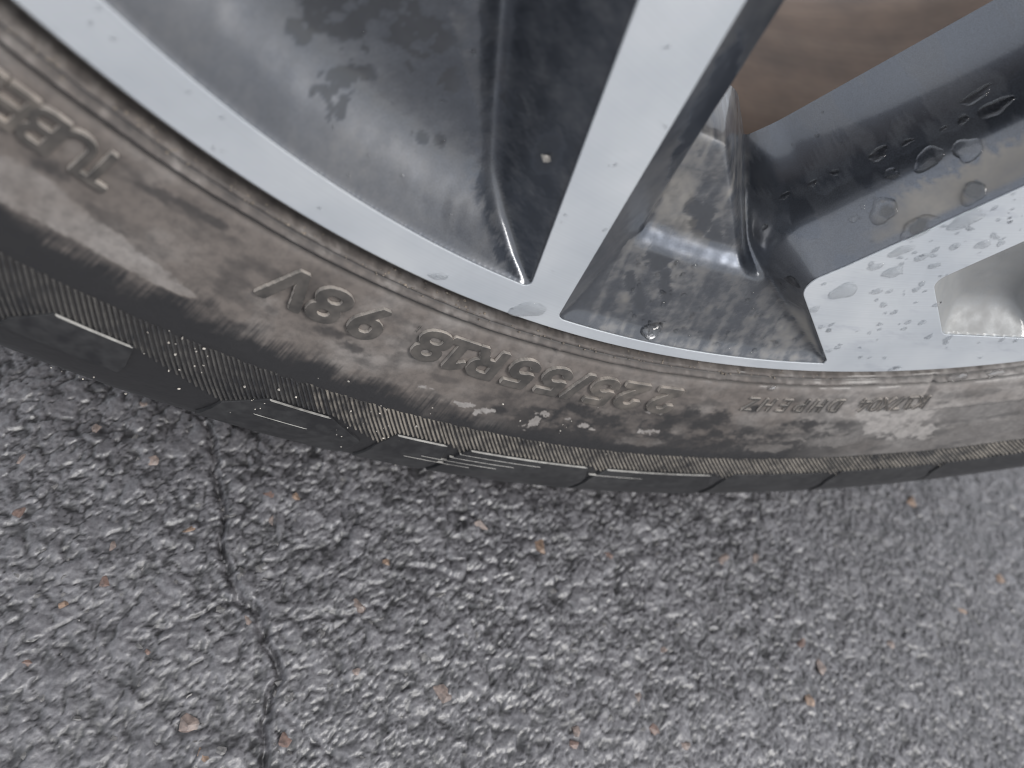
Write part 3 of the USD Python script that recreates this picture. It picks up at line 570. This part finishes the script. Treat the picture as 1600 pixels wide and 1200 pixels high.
for k in range(5):
    c = 1 if k == 0 else 5
    field_part('spoke_pocket', in1, c, k); field_part('window_recess', in2, c, k); field_part('spoke_recess', in3, c, k, M_grey_paint)

# machined plate: ring and spokes with the openings cut out, 0.38 mm thick
sector_holes = [shapely.affinity.rotate(h_, 72 * k, origin=(0, 338)) for k in range(5) for h_ in (P1, P2w, P3)]
plate = Point(0, 338).buffer(245.2, 360).difference(unary_union(sector_holes)).difference(Point(0, 338).buffer(34))
pm = trimesh.creation.extrude_polygon(plate if plate.geom_type == 'Polygon' else max(plate.geoms, key=lambda g: g.area), 0.38, engine='earcut')
pv = np.array(pm.vertices); pv = np.stack([pv[:, 0], -106 + (0.38 - pv[:, 2]), pv[:, 1]], 1) / 1000
pf = np.array(pm.faces)
tm = trimesh.Trimesh(pv, pf, process=False); tm.fix_normals()
obj('machined_face', (np.array(tm.vertices), np.array(tm.faces)), M_face, rim)
cap = trimesh.creation.revolve(np.array([(0, .004), (20, .004), (30, .0), (34.5, -.004), (34.5, -12), (0, -12)]) / [1000, 1000], sections=48)
cv = np.array(cap.vertices); obj('centre_cap', (np.stack([cv[:, 0], -0.106 - cv[:, 2], CZ + cv[:, 1]], 1), np.array(cap.faces)), M_paint, rim, smooth=True, vars={'dust': np.zeros(len(cv)), 'wet': np.zeros(len(cv))})

# ------------------------------------------------------------------ water and grit
ICO = trimesh.creation.icosphere(3); ICO2 = trimesh.creation.icosphere(2)
def drop_mesh(p, n, r, sx=1.0, ang=0.0, hgt=0.5, seed=0, ico=ICO):
    g = np.random.default_rng(seed)
    n = n / np.linalg.norm(n); u = ROT[:, 0] - n * (ROT[:, 0] @ n); u /= np.linalg.norm(u); w = np.cross(n, u)
    v = ico.vertices.copy(); az_ = np.arctan2(v[:, 1], v[:, 0])
    k = 1 + 0.11 * np.sin(2 * az_ + g.uniform(0, 6)) + 0.09 * np.sin(3 * az_ + g.uniform(0, 6)) + 0.05 * np.sin(5 * az_ + g.uniform(0, 6))
    v[:, :2] *= k[:, None]; v[:, 0] *= sx; v[:, 2] = np.where(v[:, 2] > 0, v[:, 2] * hgt, v[:, 2] * 0.12)
    ca, sa = math.cos(ang), math.sin(ang)
    x, y = v[:, 0] * ca - v[:, 1] * sa, v[:, 0] * sa + v[:, 1] * ca
    return p + r * (x[:, None] * u + y[:, None] * w + v[:, 2:] * n), ico.faces
def drop(px, py, rpx, label, group=None, sx=1.0, ang=0.0, hgt=0.30, face=False):
    rpx *= 0.95
    if face: p, n = on_face(px, py), np.array([0, -1.0, 0])
    else: p, n = rim_hit(px, py)
    r = rpx * np.linalg.norm(p - EYE) / FPX
    return obj('water_drop', drop_mesh(p, n, r, sx, ang, hgt, int(px * 7 + py)), M_water if face else M_drop, smooth=True, label=label, cat='water drop', group=group)
WALL = ('tiny water bead among larger drops on the dark right spoke side', 'tiny beads on the dark side of the right spoke')
OWN = {(1372, 241): 'round water drop left of the two big middle drops on the right spoke side', (1451, 248): 'big oval water drop, left one of the two big middle drops on the right spoke',
       (1512, 234): 'big oval water drop, right one of the two big middle drops on the right spoke', (1380, 329): 'large water drop at the tip of the beige dust stripe on the right spoke',
       (1520, 302): 'ragged water drop ringed by the beige dust stripe near the bright spoke edge', (1437, 354): 'long ragged water drop touching the bright edge below the beige stripe',
       (1525, 150): 'highest long water drop on the dark side of the right spoke', (1555, 168): 'long water drop just right of the highest one on the right spoke',
       (1238, 440): 'lone water drop in the dark corner beside the rounded tip of the bright spoke'}
for px, py, r, sx in ((1372, 241, 11, 1.2), (1451, 248, 16, 1.25), (1512, 234, 16, 1.2), (1380, 329, 17, 1.2), (1520, 302, 15, 1.1), (1437, 354, 15, 1.7), (1525, 150, 10, 1.9), (1555, 168, 12, 1.8),
                      (1505, 187, 7, 1.2), (1393, 272, 9, 1.1), (1304, 270, 6, 1.3), (1270, 286, 5, 1.5), (1226, 306, 6, 1.3), (1334, 342, 6, 1.2), (1347, 323, 4, 1), (1474, 201, 4, 1.4), (1418, 222, 5, 1.8), (1195, 355, 5, 1.2), (1238, 440, 9, 1.5)):
    own = OWN.get((px, py)); drop(px, py, r, own or WALL[0], 'drops on the dark side of the right spoke' if own else WALL[1], sx=sx, ang=0.45)
FACE = ('small flat water drop on the bright face of the right spoke', 'small drops on the bright face of the right spoke')
OWN = {(1318, 455): 'largest flat shiny water drop near the rounded tip of the bright right spoke', (1510, 343): 'large flat shiny water drop on the bright spoke strip above the grey recess',
       (1408, 392): 'long flat water drop close to the upper edge of the bright right spoke', (1395, 425): 'wide flat water drop midway between the dark spoke side and the grey recess',
       (1273, 483): 'small water drop on the bright face right beside the dark recess corner', (1295, 548): 'small bright water drop at the narrow lip under the pointed recess corner', (1536, 382): 'flat water drop at the upper edge of the grey recess'}
for px, py, r, sx in ((1318, 455, 17, 1.4), (1273, 483, 8, 1), (1283, 511, 5, 1), (1510, 343, 18, 1.3), (1536, 382, 9, 1.3), (1408, 392, 11, 1.6), (1395, 425, 12, 1.4), (1440, 402, 8, 1.3), (1460, 415, 7, 1.3), (1368, 417, 8, 1.4), (1492, 385, 7, 1.2), (1370, 455, 7, 1.5), (1390, 455, 5, 1), (1295, 548, 5, 1)):
    own = OWN.get((px, py)); drop(px, py, r, own or FACE[0], 'drops on the bright face of the right spoke' if own else FACE[1], sx=sx, ang=0.4, hgt=0.28, face=True)
drop(825, 484, 17, 'large flat water drop on the bright lip below the left spoke', None, 2.0, -0.15, 0.3, True)
drop(1018, 516, 17, 'round glossy water drop on the recess floor just above the narrow lip', None, 1.0, 0, 0.62)
drop(685, 432, 9, 'small flat water drop on the lip under the dark pocket', None, 1.7, -0.3, 0.25, True)
drop(740, 82, 6, 'tiny water drop on the upper part of the dark pocket crease', None, 0.7, 0, .5)
parts = []; g = np.random.default_rng(12)
def many(n, box, rlo, rhi, hgt=.5, face=False):
    for _ in range(n):
        px, py = g.uniform(box[0], box[2]), g.uniform(box[1], box[3])
        if face: p, nn = on_face(px, py), np.array([0, -1., 0])
        else:
            p, nn = rim_hit(px, py)
            if not 0.9 < float(hit_D([(p[0] * 1000, p[2] * 1000)])[0]) < 40: continue
        if face and not plate.contains(Point(p[0] * 1000, p[2] * 1000)): continue
        parts.append(drop_mesh(p, nn, g.uniform(rlo, rhi) * np.linalg.norm(p - EYE) / FPX, g.uniform(.8, 1.5), g.uniform(0, 3), hgt, int(g.integers(1e6)), ICO2))
many(46, (985, 400, 1090, 530), 1.2, 4.5); many(26, (1080, 440, 1230, 550), 1.0, 3.5); many(24, (1180, 150, 1560, 380), 1.0, 3.0); many(14, (1090, 520, 1260, 562), 2, 4.5)
many(22, (500, 0, 760, 420), 1.0, 3.5); many(130, (1280, 300, 1600, 580), 1.5, 6, .14, True); many(34, (850, 0, 1170, 470), 1.2, 4, .2, True); many(90, (0, 0, 900, 520), 1.2, 4.5, .2, True)
def join(ms): 
    o = np.cumsum([0] + [len(m[0]) for m in ms]); return np.vstack([m[0] for m in ms]), np.vstack([m[1] + a for m, a in zip(ms, o)])
obj('water_droplets', join(parts), M_water, smooth=True, label='tiny water droplets sprinkled over the painted and machined rim surfaces', cat='droplets', kind='stuff')
TY = {1495: 'clear water bead on the tyre edge above the grey plaque at the right', 1205: 'small clear water bead on the groove above the small moulded letters', 1555: 'rightmost water bead on the tyre edge against the rim lip'}
for px, py, r in ((1495, 588, 9), (1205, 606, 5), (1555, 582, 8)):
    r0, t0 = tyre_hit(px, py); p = on_tyre(np.array(r0), t0, 0.0003); d_ = np.array([0, -1, .1])
    obj('water_drop', drop_mesh(p, d_, r * np.linalg.norm(p - EYE) / FPX, 1.5, 0.3, .5, px), M_water, smooth=True, label=TY[px], cat='water drop', group='beads on the tyre sidewall')
# grit stuck on the tyre and the pale chip in the dark pocket
p, n = rim_hit(857, 246)
obj('stone_chip', pebble(p + n * 0.0006, 0.0013, 4, 0.7), M_pale, label='pale triangular stone chip lying in the dark pocket beside the left spoke', cat='stone chip')
parts = []
for cx, cy, s, n_ in ((285, 525, 34, 9), (290, 565, 22, 7), (560, 670, 40, 14), (430, 600, 60, 7), (700, 660, 80, 10), (640, 640, 40, 6), (400, 630, 30, 6), (150, 590, 60, 6), (880, 660, 80, 10)):
    for _ in range(n_):
        r0, t0 = tyre_hit(cx + g.normal(0, s), cy + g.normal(0, s * .4))
        parts.append(pebble(on_tyre(np.array(r0), t0, 0.0008), g.uniform(0.00012, 0.00042), int(g.integers(1e6)), .8))
obj('grit', join(parts), M_pale, label='fine pale grit stuck to the black tyre shoulder', cat='grit', kind='stuff'); parts = []
for _ in range(200):
    t0 = math.radians(g.uniform(-42, 12)); r0 = g.normal(0.2511, 0.0005)
    y0 = np.interp(r0, [.2504, .2510, .2517, .2522, .2532], [-.102, -.1041, -.1043, -.105, -.106])
    parts.append(pebble(np.array([r0 * math.sin(t0), y0 - 0.0001, CZ - r0 * math.cos(t0)]), g.uniform(0.00015, 0.0005), int(g.integers(1e6)), .6))
obj('dirt_crumbs', join(parts), M_dirt, label='brown crumbs of dried dirt lodged along the tyre bead by the rim', cat='dirt', kind='stuff')
